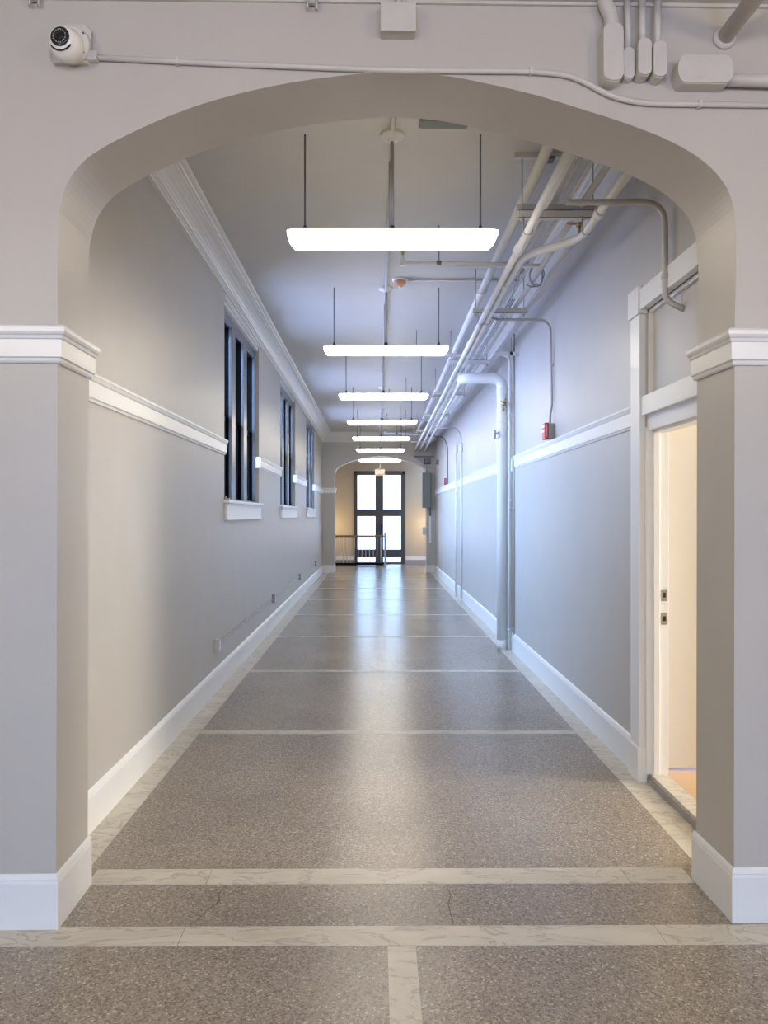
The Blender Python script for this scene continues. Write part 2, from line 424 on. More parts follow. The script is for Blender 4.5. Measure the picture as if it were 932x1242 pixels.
# room seen through the doorway
struct(B().box(RX+.12, 6.0, 1.0, 8, -.08, .05).build('floor_room', 'oak'), 'orange wood floor of side room')
struct(B().box(RX+.131, 4.6, 4.50, 4.62, .062, 3.6).build('wall_room_rear', 'roomwall'), 'cream partition just inside the doorway')
struct(B().box(5.9, 6.1, 1.0, 8, .05, 3.6).build('wall_room_right', 'roomwall'))
struct(B().box(RX+.2, 6, 3.25, 8, 3.3, 3.4).build('ceiling_room', 'roomwall'))
struct(B().box(RX+.2, 6, 3.24, 3.30, .05, 3.4).build('wall_room_front', 'roomwall'))

# ------------------------------------------------------------------ corridor ceiling, end wall, vestibule
struct(B().box(-1.9, 1.9, 3.0, 25, CZ, CZ+.2).build('ceiling_corridor', 'ceil'), 'smooth grey corridor ceiling')
EA = []
for x, z in AS:
    u = (x+1.236)/(1.413+1.236)
    EA.append((-1.165 + u*2.525, z if z < 2.36 else 2.36 + (z-2.36)*.87))
poly = [(-1.9, 0), (-1.165, 0)] + EA + [(1.36, 0), (1.9, 0), (1.9, 3.95), (-1.9, 3.95)]
struct(B().prism(poly, Y_END, Y_END+.35).build('wall_end', 'wall'), 'end wall with a matching arch')
struct(molding([(o, CZ-.25+(z-CZ+.001)) if False else (o, z) for o, z in [(-.002, 3.585), (.02, 3.585), (.03, 3.62), (.05, 3.64), (.06, 3.665), (.12, 3.71), (.19, 3.79), (.21, 3.80), (.25, 3.83), (.25, 3.86), (-.002, 3.86)]],
               [(1.7, Y_END), (-1.6, Y_END)], f'trim_{k}', 'cove'), 'cove cornice across end wall'); k += 1
struct(molding(CAPR, [(-1.165, Y_END+.36), (-1.165, Y_END), (-1.6, Y_END)], f'trim_{k}', 'trim'), 'capital moulding on end arch'); k += 1
struct(molding(BBP, [(-1.165, Y_END+.36), (-1.165, Y_END), (-1.6, Y_END)], 'baseboard_end_left', 'trim'))
struct(molding(BBP, [(1.7, Y_END), (1.36, Y_END), (1.36, Y_END+.36)], 'baseboard_end_right', 'trim'))
VY = 24.0
DX0, DX1, DZ = -.757, .920, 3.0
vb = B()
vb.box(-3.2, DX0, VY, VY+.3, 0, 3.95).box(DX1, 2.3, VY, VY+.3, 0, 3.95).box(DX0, DX1, VY, VY+.3, DZ, 3.95)
struct(vb.build('wall_far', 'warmwall'), 'warm beige vestibule wall around dark entrance doors')
struct(B().box(-3.3, -3.1, 20.7, 24.3, 0, 3.95).build('wall_vestibule_left', 'warmwall'))
struct(B().box(2.1, 2.3, 20.7, 24.3, 0, 3.95).build('wall_vestibule_right', 'warmwall'))
struct(B().box(-3.3, -1.8, 20.5, 20.7, 0, 3.95).build('wall_vestibule_front', 'warmwall'))
struct(B().box(-3.3, -1.8, 20.5, 24.3, CZ, CZ+.15).build('ceiling_vestibule', 'ceil'))
for x0, x1, nm in ((-3.1, DX0, 'left'), (DX1, 2.1, 'right')):
    o = struct(B().box(x0, x1, VY-.02, VY+.01, .13, .26, .004).build(f'baseboard_far_{nm}', 'trim'))
    B().box(x0, x1, VY-.025, VY+.01, 0, .13).build('stone_base', 'stone', o)

d2 = struct(empty('door_2', ((DX0+DX1)/2, VY, 0)), 'tall dark double entrance doors with glowing glass panels')
f = B().box(DX0, DX0+.10, VY-.04, VY+.16, 0, DZ).box(DX1-.10, DX1, VY-.04, VY+.16, 0, DZ).box(DX0, DX1, VY-.04, VY+.16, DZ-.10, DZ)
f.build('frame', 'doorpaint', d2)
mid = (DX0+DX1)/2
rows = [(.06, .22), (.47, 1.54), (1.76, 2.87)]  # lowest panes are added, imitating the doorway's bright reflection in the floor
for x0, x1, gx0, gx1 in ((DX0+.10, mid, -.63, -.056), (mid, DX1-.10, .204, .773)):
    lf = B()
    lf.box(x0, gx0, VY-.02, VY+.04, 0, DZ-.1).box(gx1, x1, VY-.02, VY+.04, 0, DZ-.1)
    zz = [0]+[z for r_ in rows for z in r_]+[DZ-.10]
    for z0, z1 in zip(zz[::2], zz[1::2]): lf.box(gx0, gx1, VY-.02, VY+.04, z0, z1)
    leaf = lf.build('leaf', 'doorpaint', d2)
    for z0, z1 in rows: B().box(gx0-.01, gx1+.01, VY+.008, VY+.014, z0-.01, z1+.01).build('pane', 'doorglass', leaf)
hx = B().box(mid-.10, mid-.07, VY-.06, VY-.02, 1.0, 1.3, .004).box(mid+.05, mid+.08, VY-.06, VY-.02, 1.0, 1.3, .004)
hx.build('pull_handle', 'dark', d2)

# stair railing
RY = 23.25
r = tag(empty('stair_railing', (-.5, RY, 0)), 'low stair railing with brown wooden top rail and thin white balusters', 'railing')
B().box(-1.75, .235, RY-.03, RY+.03, .895, .95, .012).build('top_rail', 'rail', r)
B().box(-1.75, .235, RY-.03, RY+.03, 0.01, .085, .004).build('bottom_rail', 'dark', r)
for i in range(16):
    x = -1.65 + i*.118
    B().tube([(x, RY, .08), (x, RY, .90)], .009, 8).build('baluster', 'pipew', r)
nw = B().box(.225, .29, RY-.035, RY+.035, 0, .99, .005).box(.215, .30, RY-.045, RY+.045, .985, 1.02, .006).box(.21, .305, RY-.05, RY+.05, 0, .06, .006)
nw.build('newel_post', 'greymetal', r)

# ------------------------------------------------------------------ pendant lights
LX = .09
def make_light():
    r = empty('pendant_light', (LX, 4.375, 3.18))
    Y = 4.375; T, Z0 = 3.240, 3.187
    secs = []
    prof = [(-.080, Z0), (.080, Z0), (.100, Z0+.02), (.106, T), (-.106, T), (-.100, Z0+.02)]
    def sec(x, s, up): return [(LX+x, Y+py*s, z if z > Z0+.001 else z+up) for py, z in prof]
    B().loft([sec(-.580, .93, .004), sec(-.572, 1, 0), sec(.572, 1, 0), sec(.580, .93, .004)]).build('tube_cover', 'lamp', r)
    for s in (-1, 1):
        cap = B()
        cap.loft([[(LX+s*.579, Y+p*.9, z) for p, z in prof], [(LX+s*.592, Y+p*.9, z if z > Z0+.03 else z+.015) for p, z in prof], [(LX+s*.610, Y+p*.9, z if z > Z0+.03 else z+.035) for p, z in prof]])
        cap.build('end_cover', 'lamp', r)
    B().box(LX-.60, LX+.60, Y-.095, Y+.095, T-.004, T+.016, .006).build('housing', 'white', r)
    for s in (-.515, .52):
        rod = B().tube([(LX+s, Y, T+.02), (LX+s, Y, CZ+.005)], .0052, 8).build('hanger_rod', 'steel', r)
        B().lathe([(.0001, .055), (.009, .05), (.014, .02), (.024, 0.012), (.024, .0)], (LX+s, Y, T+.012), seg=12).tube([(LX+s-.01, Y, T+.02), (LX+s-.035, Y, T+.034)], .005, 6).build('hook', 'cap', rod)
    st = B().tube([(LX, Y, T+.01), (LX, Y, CZ-.01)], .0105, 10).tube([(LX-.018, Y, T+.01), (LX-.016, Y, CZ-.16)], .0045, 6)
    st.build('stem', 'conduit', r)
    B().lathe([(.0001, .05), (.012, .05), (.022, .02), (.028, 0.0)], (LX, Y, T+.012), seg=14).build('stem_collar', 'cap', r)
    B().lathe([(.0001, -.045), (.028, -.042), (.034, -.024), (.066, -.020), (.072, -.008), (.072, .004)], (LX, Y, CZ), seg=24).build('ceiling_canopy', 'pipe', r)
    return r
L0 = make_light()
LYS = [4.375, 7.335, 10.20, 13.07, 15.87, 18.70, 21.40]
LLAB = ['long glowing tube light hanging nearest, just beyond the arch', 'second hanging tube light from the near arch', 'third hanging tube light from the near arch',
        'fourth hanging tube light, in the middle of the row of seven', 'fifth hanging tube light, third from the far end', 'sixth hanging tube light, last one before the end arch',
        'seventh hanging tube light, beyond the end arch above the exit sign']
for i, y in enumerate(LYS):
    o = L0 if i == 0 else copy_tree(L0)
    o.location = (LX, y, 3.18 if i < 6 else 3.12)
    tag(o, LLAB[i], 'ceiling light', 'tube lights hanging in a row down the corridor')
c = tag(empty('ceiling_conduit', (LX, 3.3, CZ)), 'thin painted conduit running down ceiling centre linking the tube lights', 'conduit')
B().tube([(LX, 3.25, CZ-.014), (LX, 20.3, CZ-.014)], .012, 8).build('pipe', 'pipe', c)
for y in (3.9, 5.8, 8.8, 11.6, 14.5, 17.3): B().box(LX-.03, LX+.03, y-.01, y+.01, CZ-.028, CZ+.002, .003).build('strap', 'pipe', c)
tag(B().box(.24, .52, 4.16, 4.26, CZ-.03, CZ+.002, .012).build('ceiling_bracket', 'panelgrey'), 'dark flat bracket on the ceiling just behind the arch top', 'bracket')

# sprinkler branch lines
def sprinkler(y, lab):
    r = empty('sprinkler_branch', (.2, y, 3.55))
    z = 3.55
    B().tube([(.20, y, z), (1.02, y, z-.01)], .014, 10).build('branch_pipe', 'pipe', r)
    B().box(.62, 1.30, y-.018, y+.018, z-.035, z-.012, .003).build('support_angle', 'strut', r)
    B().lathe([(.021, -.022), (.021, .022), (.012, .03), (.008, .05), (.008, .06)], (.20, y, z), seg=14).tube([(.185, y, z), (.225, y, z)], .02, 12).build('elbow', 'pipe', r)
    hd = B().tube([(.20, y, z+.05), (.20, y, z+.10)], .006, 8).lathe([(.0001, .115), (.02, .112), (.022, .108), (.008, .10)], (.20, y, z), seg=14)
    hd.tube([(.20-.012, y, z+.06), (.20-.014, y, z+.10)], .0025, 6).tube([(.212, y, z+.06), (.214, y, z+.10)], .0025, 6)
    hd.build('sprinkler_head', 'brass', r)
    B().tube([(.48, y, z), (.48, y, CZ+.004)], .004, 6).lathe([(.018, -.018), (.018, .018)], (.48, y, z), 'X', 12).build('hanger', 'steel', r)
    return tag(r, lab, 'sprinkler pipe', 'sprinkler branches crossing the ceiling')
for y, lab in ((5.75, 'sprinkler branch pipe just behind the nearest tube light'), (9.0, 'sprinkler branch pipe behind the second tube light'),
               (12.2, 'sprinkler branch pipe behind the third tube light'), (15.2, 'sprinkler branch pipe behind the fourth tube light'),
               (17.9, 'sprinkler branch pipe behind the fifth tube light, before the end wall')): sprinkler(y, lab)
h = tag(empty('heat_detector', (.22, 7.06, CZ)), 'round detector with orange cover on the ceiling', 'detector')
B().lathe([(.075, .004), (.075, -.016), (.066, -.022), (.0001, -.022)], (.22, 7.06, CZ), seg=24).build('base', 'white', h)
B().lathe([(.058, -.02), (.055, -.045), (.035, -.068), (.0001, -.072)], (.22, 7.06, CZ), seg=24).build('cover', 'orange', h)
B().lathe([(.02, -.068), (.017, -.082), (.0001, -.085)], (.22, 7.06, CZ), seg=16).build('sensor_tip', 'white', h)
tag(B().tube([(.29, 7.06, CZ-.012), (1.36, 7.06, CZ-.012)], .011, 8).build('conduit', 'pipe'), 'ceiling conduit running from the orange detector to the pipes', 'conduit')

# exit sign
e = tag(empty('exit_sign', (.09, 22.0, 2.85)), 'small hanging white exit sign with red letters above dark doors', 'exit sign')
B().box(-.06, .24, 21.975, 22.025, 2.752, 2.952, .008).build('case', 'exitface', e)
B().tube([(.09, 22.0, 2.95), (.09, 22.0, CZ+.004)], .010, 8).build('stem', 'pipew', e)
tx = bpy.data.curves.new('exit_letters', 'FONT'); tx.body = 'EXIT'; tx.size = .155; tx.align_x = 'CENTER'; tx.align_y = 'CENTER'; tx.extrude = .003
tx.materials.append(M['exitred'])
to = bpy.data.objects.new('exit_text', tx); COL.objects.link(to)
bpy.context.view_layer.update()
me = bpy.data.meshes.new_from_object(to.evaluated_get(bpy.context.evaluated_depsgraph_get())); bpy.data.objects.remove(to)
to = bpy.data.objects.new('exit_letters', me); COL.objects.link(to); to.parent = e; to.location = (0, -.027, 0.0); to.rotation_euler = (PI/2, 0, 0)
to.scale = (.86, 1.0, 1); to['label'] = 'red letters'

# ------------------------------------------------------------------ overhead pipes along the right
G = 'pipes running along the right side of the ceiling'
def run(name, pts, r, lab, m='pipe', fillet=0, joints=(), group=G):
    root = tag(empty(name, pts[0]), lab, 'pipe', group)
    B().tube(pts, r, 14, fillet).build('pipe_run', m, root)
    for p, q in joints:
        p, q = Vector(p), Vector(q); dd = (q-p).normalized()
        B().tube([p-dd*.035, p+dd*.035], r+.007, 14).build('coupling', m, root)
    return root
ZA = 1.6+2.08
run('ceiling_pipe', [(.965, 3.2, ZA), (1.02, 19.6, ZA)], .034, 'thick pale pipe nearest the lights, close under the ceiling', joints=[((.98, 6.9, ZA), (.981, 7.5, ZA)), ((.99, 9.6, ZA), (.991, 10, ZA)), ((1.0, 13.2, ZA), (1.001, 13.5, ZA))])
ZB = 1.6+1.75
rB = run('ceiling_pipe', [(.922, 3.2, ZB), (1.035, 20.5, ZB)], .023, 'white pipe slung lowest under hanger bars, nearest the lights', 'pipew', joints=[((.931, 4.9, ZB), (.932, 5.2, ZB)), ((.95, 7.6, ZB), (.951, 8, ZB)), ((.975, 11.5, ZB), (.976, 12, ZB))])
rD = run('ceiling_pipe', [(1.285, 3.2, ZB), (1.295, 4.72, ZB), (1.0, 5.02, ZB+.005), (.99, 5.6, ZB+.01), (1.01, 8.2, ZB+.01), (1.17, 20.5, ZB)], .026, 'offset pipe that jogs left beyond first hanger bar, with small valve lever', fillet=.12, joints=[((1.292, 4.3, ZB), (1.293, 4.5, ZB)), ((.99, 5.7, ZB+.01), (.991, 6, ZB+.01)), ((1.016, 8.8, ZB+.01), (1.02, 9, ZB+.01))])
v = B().tube([(1.27, 4.66, ZB+.02), (1.27, 4.66, ZB+.075)], .010, 8).tube([(1.27, 4.66, ZB+.075), (1.20, 4.68, ZB+.085)], .007, 6).lathe([(.02, 0), (.02, .02), (.0001, .022)], (1.27, 4.66, ZB+.06), seg=12)
v.build('valve_lever', 'brass', rD)
ZC = 1.6+1.98
for x, w in ((1.13, 'left one'), (1.20, 'right one')):
    run('ceiling_conduit', [(x, 3.2, ZC), (x+.07, 20.3, ZC)], .013, f'thin conduit above the hanger bars, {w} of the close pair', joints=[((x+.012, 6.2, ZC), (x+.013, 6.5, ZC))])
run('ceiling_conduit', [(1.36, 5.2, 3.49), (1.40, 20.3, 3.49)], .015, 'thin conduit running closest to the right wall under the cornice')
run('ceiling_pipe', [(1.265, 3.2, 3.52), (1.33, 20.3, 3.50)], .021, 'medium pipe above the hanger bars, beside the wall-side thin conduit', joints=[((1.282, 7.2, 3.517), (1.283, 7.5, 3.517)), ((1.295, 10.4, 3.512), (1.296, 10.6, 3.512))])
run('ceiling_pipe', [(1.04, 3.2, 3.515), (1.10, 20.3, 3.515)], .018, 'slender pipe above the hanger bars, between the offset pipe and the thin conduit pair', 'pipew', joints=[((1.056, 8.0, 3.515), (1.057, 8.3, 3.515))])
cb = B()
for kx, (x, zz) in enumerate(((1.17, 3.484), (1.19, 3.487), (1.205, 3.482))):
    cb.tube([(x, 6.5, zz), (x+.01, 7.4, zz), (x+.004, 8.3, zz), (x+.02, 9.2, zz), (x+.03, 11.4, zz)], .006, 6)
tag(cb.build('cable_bundle', 'greymetal'), 'bundle of thin dark cables lying across the second and third hanger bars', 'cables')

HG = 'hanger bars carrying the pipes'
def hanger(y, lab, double=False):
    r = empty('pipe_hanger', (1.1, y, 3.43)); z = 3.43
    x0, x1 = .872, 1.372
    st = B().box(x0, x1, y-.02, y+.02, z, z+.052, .003)
    if double: st.box(x0, x1, y+.03, y+.07, z+.058, z+.11, .003)
    st.build('strut', 'strut', r)
    sl = B()
    sl.box(x0, x1, y-.022, y-.0195, z+.002, z+.005).box(x0, x1, y-.022, y-.0195, z+.047, z+.05)
    sl.build('strut_lip', 'steel', r)
    for x in (x0+.03, x1-.03):
        B().tube([(x, y+.01, z-.03), (x, y+.01, CZ+.004)], .0048, 8).lathe([(.011, -.012), (.011, .0)], (x, y+.01, z), seg=6).build('hanger_rod', 'conduit', r)
    xb = .922 + (y-3.2)*.0065; xd = 1.293 if y < 4.7 else (.995+(y-5.6)*.006 if y < 8.2 else 1.01+(y-8.2)*.013)
    for xx in (xb, xd):
        B().tube([(xx-.028, y-.027, z+.008), (xx-.029, y-.027, z-.085), (xx-.018, y-.027, z-.104), (xx+.018, y-.027, z-.104), (xx+.029, y-.027, z-.085), (xx+.028, y-.027, z+.008)], .004, 6).build('pipe_clamp', 'conduit', r)
    return tag(r, lab, 'pipe hanger', HG)
hanger(4.60, 'double hanger bar nearest the front arch carrying ceiling pipes', True)
for y, lab in ((6.77, 'second hanger bar from the front arch, where the grey conduit bends down'), (9.05, 'third hanger bar, just above the big riser elbow'), (11.4, 'fourth hanger bar, first beyond the big riser elbow'),
               (13.9, 'fifth hanger bar, above the pair of slim standpipes'), (16.4, 'sixth hanger bar, above the far red pull station'), (19.0, 'last hanger bar before the end wall')): hanger(y, lab)
cs = tag(empty('ceiling_strut', (1.0, 4.6, CZ)), 'strut fixed flat to the ceiling above the nearest hanger bar', 'strut')
B().box(.85, 1.42, 4.59, 4.63, CZ-.03, CZ+.002, .003).build('channel', 'strut', cs)
B().box(1.0, 1.1, 4.575, 4.645, CZ-.045, CZ-.028, .004).build('clip', 'steel', cs)
# bracket arm on the wall beyond
b = tag(empty('wall_bracket', (RX, 8.4, 3.42)), 'short strut arm on the right wall above the big white riser', 'bracket')
B().box(1.34, RX+.005, 8.38, 8.42, 3.40, 3.44, .003).build('arm', 'strut', b)
B().tube([(1.52, 8.4, 3.42), (1.52, 8.4, 3.60)], .005, 8).box(1.50, 1.54, 8.38, 8.42, 3.40, 3.45, .003).build('hanger_rod', 'conduit', b)
# coil of cable
cc = B(); pts = []
for i in range(66):
    t = i/12*2*PI/1.0*.5
    pts.append((1.27+.052*math.sin(t)+.004*math.sin(i*.7), 5.90+.02*math.sin(i*.37), 3.50+.085*math.cos(t)+.004*math.cos(i)))
cc.tube(pts, .0045, 6)
cc.tube([(1.24, 5.90, 3.57), (1.20, 5.92, 3.62), (1.16, 6.0, 3.55), (1.15, 6.2, 3.50), (1.17, 6.45, 3.485)], .0045, 6, .05)
cc.tube([(1.30, 5.90, 3.42), (1.22, 5.88, 3.40), (1.18, 5.87, 3.42)], .0045, 6, .03)
tag(cc.build('cable_coil', 'greymetal'), 'loose coil of grey cable hanging between the ceiling pipes', 'cable')

# grey conduits that bend down the wall
r = tag(empty('wall_conduit', (1.55, 4.0, 2.7)), 'grey conduit curving down into the filled transom above right doorway', 'conduit')
B().tube([(1.03, 4.03, 3.296), (1.08, 4.03, 3.295), (1.562, 4.02, 3.295), (1.562, 4.02, 2.76), (1.65, 3.98, 2.70)], .0165, 12, .13).build('pipe', 'conduit', r)
B().box(1.565, 1.575, 4.0, 4.04, 2.875, 2.90).tube([(1.545, 4.02, 2.888), (1.58, 4.02, 2.888)], .019, 8).build('clamp', 'conduit', r)
def pull_station(y, zc, lab):
    r = empty('pull_station', (RX, y, zc))
    B().box(RX-.052, RX+.004, y-.05, y+.05, zc-.07, zc+.07, .004).build('back_box', 'greymetal', r)
    B().box(RX-.092, RX-.054, y-.058, y+.058, zc-.075, zc+.075, .010).build('housing', 'red', r)
    B().box(RX-.098, RX-.090, y-.04, y+.04, zc-.01, zc+.012, .002).build('handle', 'white', r)
    B().box(RX-.0935, RX-.0915, y-.045, y+.045, zc+.035, zc+.06).box(RX-.074, RX-.070, y-.0595, y-.057, zc-.06, zc+.06).build('lettering_plate', 'white', r)
    return tag(r, lab, 'fire alarm')
pull_station(6.75, 2.355, 'red fire alarm pull station on right wall, above rail before the riser')
pull_station(16.75, 2.345, 'small red pull station on right wall, beyond the two slim standpipes')
r = tag(empty('wall_conduit', (1.58, 6.75, 2.43)), 'grey conduit dropping from ceiling pipes to near red pull station', 'conduit')
B().tube([(1.0, 6.74, 3.42), (1.08, 6.74, 3.37), (1.575, 6.74, 3.37), (1.588, 6.74, 2.58), (1.572, 6.745, 2.50), (1.572, 6.745, 2.42)], .012, 12, .12).build('pipe', 'conduit', r)
B().box(RX-.028, RX+.004, 6.725, 6.755, 2.95, 2.97).build('strap', 'conduit', r)
r = tag(empty('wall_conduit', (1.58, 16.75, 2.42)), 'slim dark conduit rising from far red pull station', 'conduit')
B().tube([(1.590, 16.75, 2.40), (1.590, 16.75, 3.15), (1.50, 16.75, 3.35), (1.15, 16.75, 3.38)], .012, 8, .08).build('pipe', 'steel', r)

# the big riser
r = tag(empty('riser_pipe', (1.49, 8.83, 0)), 'big white vertical riser pipe elbowing over at top, right wall', 'pipe')
B().tube([(1.49, 8.83, 0), (1.49, 8.83, 3.22), (1.03, 8.83, 3.22), (1.05, 9.2, 3.27)], .063, 22, .12).build('pipe', 'pipew', r)
B().lathe([(.067, 0), (.067, .10), (.060, .115)], (1.49, 8.83, 0), seg=22).build('base_collar', 'pipew', r)
for z in (2.62, 3.02): B().lathe([(.059, 0), (.066, .008), (.066, .075), (.059, .083)], (1.49, 8.83, z), seg=22).build('coupling', 'pipew', r)
va = B().lathe([(.018, 0), (.018, .03), (.026, .035), (.026, .055), (.012, .06), (.012, .085), (.0001, .088)], (1.49, 8.77, 2.90), '-Y', 14)
va.tube([(1.455, 8.715, 2.93), (1.53, 8.715, 2.86)], .008, 8).box(1.475, 1.505, 8.74, 8.775, 2.82, 2.865, .004).tube([(1.50, 8.73, 2.93), (1.515, 8.72, 2.965)], .009, 8)
va.build('brass_valve', 'brass', r)
B().tube([(1.40, 8.80, 2.60), (1.40, 8.80, 2.50)], .012, 8).tube([(1.43, 8.78, 2.58), (1.445, 8.77, 2.52), (1.43, 8.77, 2.50)], .007, 6).box(1.395, 1.46, 8.79, 8.83, 2.55, 2.57).build('test_cock', 'greymetal', r)
run('ceiling_pipe', [(1.045, 9.12, 3.285), (1.09, 9.7, ZB-.02), (1.30, 20.5, ZB-.02)], .022, 'pipe leading on from the big riser elbow to the end wall', 'pipew', fillet=.1)
r = tag(empty('wall_pipe', (1.568, 8.76, 0)), 'slim white pipe on the right wall beside the big riser', 'pipe')
B().tube([(1.568, 8.76, 0), (1.568, 8.76, 3.46), (1.40, 8.76, 3.52)], .017, 12, .06).build('pipe', 'pipe', r)
for z in (.22, 1.75, 3.05): B().lathe([(.017, 0), (.023, .004), (.023, .03), (.017, .034)], (1.568, 8.76, z), seg=14).build('coupling', 'pipe', r)
r = tag(empty('wall_conduit', (1.593, 8.63, 0)), 'thin grey conduit beside the slim white pipe, by riser', 'conduit')
B().tube([(1.593, 8.63, 0), (1.593, 8.63, 3.72)], .010, 10).build('pipe', 'conduit', r)
for z in (1.66, .26): B().box(1.55, RX+.003, 8.615, 8.78, z, z+.012).build('strap', 'conduit', r)

# two standpipes further on
for x, y, top, lab in ((1.548, 14.5, 2.93, 'slim white standpipe on right wall, farther one of the pair'), (1.548, 13.6, 2.88, 'slim white standpipe on right wall, nearer one of the pair')):
    r = tag(empty('standpipe', (x, y, 0)), lab, 'pipe', 'slim standpipes on the right wall')
    B().tube([(x, y, 0), (x, y, top)], .021, 14).build('pipe', 'pipew', r)
    B().lathe([(.021, -.14), (.033, -.13), (.033, -.05), (.026, -.045), (.030, -.04), (.030, .03), (.0001, .035)], (x, y, top), seg=14).lathe([(.03, 0), (.03, .04), (.021, .05)], (x, y, 0), seg=14).build('fitting', 'pipew', r)
r = tag(empty('wall_conduit', (1.57, 14.05, 2.7)), 'dark conduit bending from the ceiling down between two slim standpipes', 'conduit')
B().tube([(1.1, 14.05, 3.24), (1.50, 14.05, 3.24), (1.585, 14.05, 3.12), (1.585, 14.05, 2.55)], .013, 10, .1).build('pipe', 'conduit', r)

# things on the end wall
p = tag(empty('electrical_panel', (1.35, Y_END, 1.78)), 'tall grey electrical panel on right side of end arch', 'panel')
B().box(1.235, 1.475, Y_END-.15, Y_END+.0, 1.78, 2.74, .006).build('cabinet', 'panelgrey', p)
B().box(1.245, 1.465, Y_END-.162, Y_END-.149, 1.80, 2.72, .004).build('door', 'panelgrey', p)
B().box(1.226, 1.236, Y_END-.155, Y_END, 1.775, 2.745).build('side_flange', 'body', p)
B().box(1.255, 1.268, Y_END-.172, Y_END-.16, 2.2, 2.28, .003).build('latch', 'steel', p)
r = tag(empty('wall_conduit', (1.3, Y_END-.05, 2.74)), 'bent conduit curving around the end arch down to grey panel', 'conduit')
B().tube([(.98, Y_END-.03, 3.24), (1.12, Y_END-.03, 3.10), (1.24, Y_END-.03, 3.02), (1.33, Y_END-.05, 2.88), (1.345, Y_END-.06, 2.73)], .018, 10, .06).build('pipe', 'body', r)
b = tag(empty('junction_box', (1.38, Y_END, 3.05)), 'dark junction box above the grey electrical panel', 'box')
B().box(1.30, 1.46, Y_END-.10, Y_END+.0, 2.98, 3.12, .005).build('case', 'dark', b)
B().box(1.31, 1.45, Y_END-.106, Y_END-.099, 2.99, 3.11, .003).build('cover', 'panelgrey', b)
hb = B().box(1.02, 1.56, Y_END-.12, Y_END-.08, 3.16, 3.20, .003).box(1.10, 1.14, Y_END-.12, Y_END+.0, 3.16, 3.20, .003).box(1.48, 1.52, Y_END-.12, Y_END+.0, 3.16, 3.20, .003)
tag(hb.build('wall_bracket', 'panelgrey'), 'dark bracket bar where the pipes meet the end wall', 'bracket')
cv = tag(empty('conduit_cover', (1.45, Y_END, .8)), 'narrow white strip cover on end pier, below grey panel', 'cover')
B().box(1.435, 1.485, Y_END-.03, Y_END+.0, .83, 1.56, .004).build('strip', 'white', cv)
B().tube([(1.46, Y_END-.02, 1.55), (1.46, Y_END-.02, 1.80)], .014, 8).build('conduit', 'steel', cv)
tb = tag(empty('wall_box', (1.32, Y_END+.2, 1.05)), 'small white box on end arch jamb, right side', 'box')
B().box(1.262, 1.364, Y_END+.12, Y_END+.26, 1.04, 1.25, .006).build('case', 'white', tb)
B().box(1.275, 1.35, Y_END+.114, Y_END+.121, 1.06, 1.23, .003).build('cover', 'white', tb)
s = tag(empty('alarm_strobe', (RX, 19.3, 2.95)), 'small dark red alarm strobe high on the right wall near end', 'alarm')
B().box(RX-.06, RX+.004, 19.25, 19.35, 2.90, 3.02, .006).build('base', 'panelgrey', s)
B().box(RX-.085, RX-.06, 19.26, 19.34, 2.91, 2.96, .006).build('lens', 'red', s)

# ------------------------------------------------------------------ things on the near arch wall (local: x along, y into the wall, z up)
cam_c = Vector((-1.172, -.075, 3.370))
c = tag(empty('security_camera', FW @ Vector((-1.16, 0, 3.4))), 'white dome security camera high left on arch wall', 'camera')
B().prism([(-1.245, 3.335), (-1.115, 3.335), (-1.10, 3.36), (-1.10, 3.46), (-1.125, 3.485), (-1.235, 3.485), (-1.25, 3.46)], -.022, .003, bev=.004).build('mount_plate', 'body', c, FW)
B().lathe([(.066, 0), (.066, .022), (.060, .034), (.0001, .036)], (-1.166, -.018, 3.395), '-Y', 28).build('base', 'cream', c, FW)
aim = Vector((-.10, -.98, .0)).normalized()
ar = aim.to_track_quat('Z', 'Y').to_matrix().to_4x4()
sp = B().lathe([(.0001, -.06)] + [(.062*math.sin(a*PI/16), -.062*math.cos(a*PI/16)) for a in range(1, 12)] + [(.046, .040), (.043, .047), (.0001, .047)], cam_c, seg=32, rot=ar)
sp.build('shell', 'cream', c, FW)
fc = B().lathe([(.0355, .046), (.0355, .052), (.032, .054), (.0001, .054)], cam_c, seg=28, rot=ar).build('lens_window', 'black', c, FW)
ld = B()
for i in range(18):
    a = 2*PI*i/18
    q = cam_c + ar.to_3x3() @ Vector((.024*math.cos(a), .024*math.sin(a), .0535))
    ld.lathe([(.0026, 0), (.0026, .0016), (.0001, .002)], q, seg=8, rot=ar)
ld.build('infrared_ring', 'greymetal', fc, FW)
B().lathe([(.015, .053), (.015, .057), (.011, .058), (.0001, .0555)], cam_c, seg=20, rot=ar).build('lens', 'black', fc, FW)
sl = B(); ps = []
for i in range(11):
    a = -PI/2 - .95 + 1.9*i/10
    ps.append(cam_c + ar.to_3x3() @ Vector((.046*math.cos(a), .046*math.sin(a), .0425)))
sl.tube(ps, .0035, 6).build('slot', 'black', c, FW)
for x, z in ((-1.118, 3.43), (-1.118, 3.358)): B().lathe([(.004, 0), (.004, .004), (.0001, .005)], (x, -.05, z), '-Y', 8).build('screw', 'steel', c, FW)

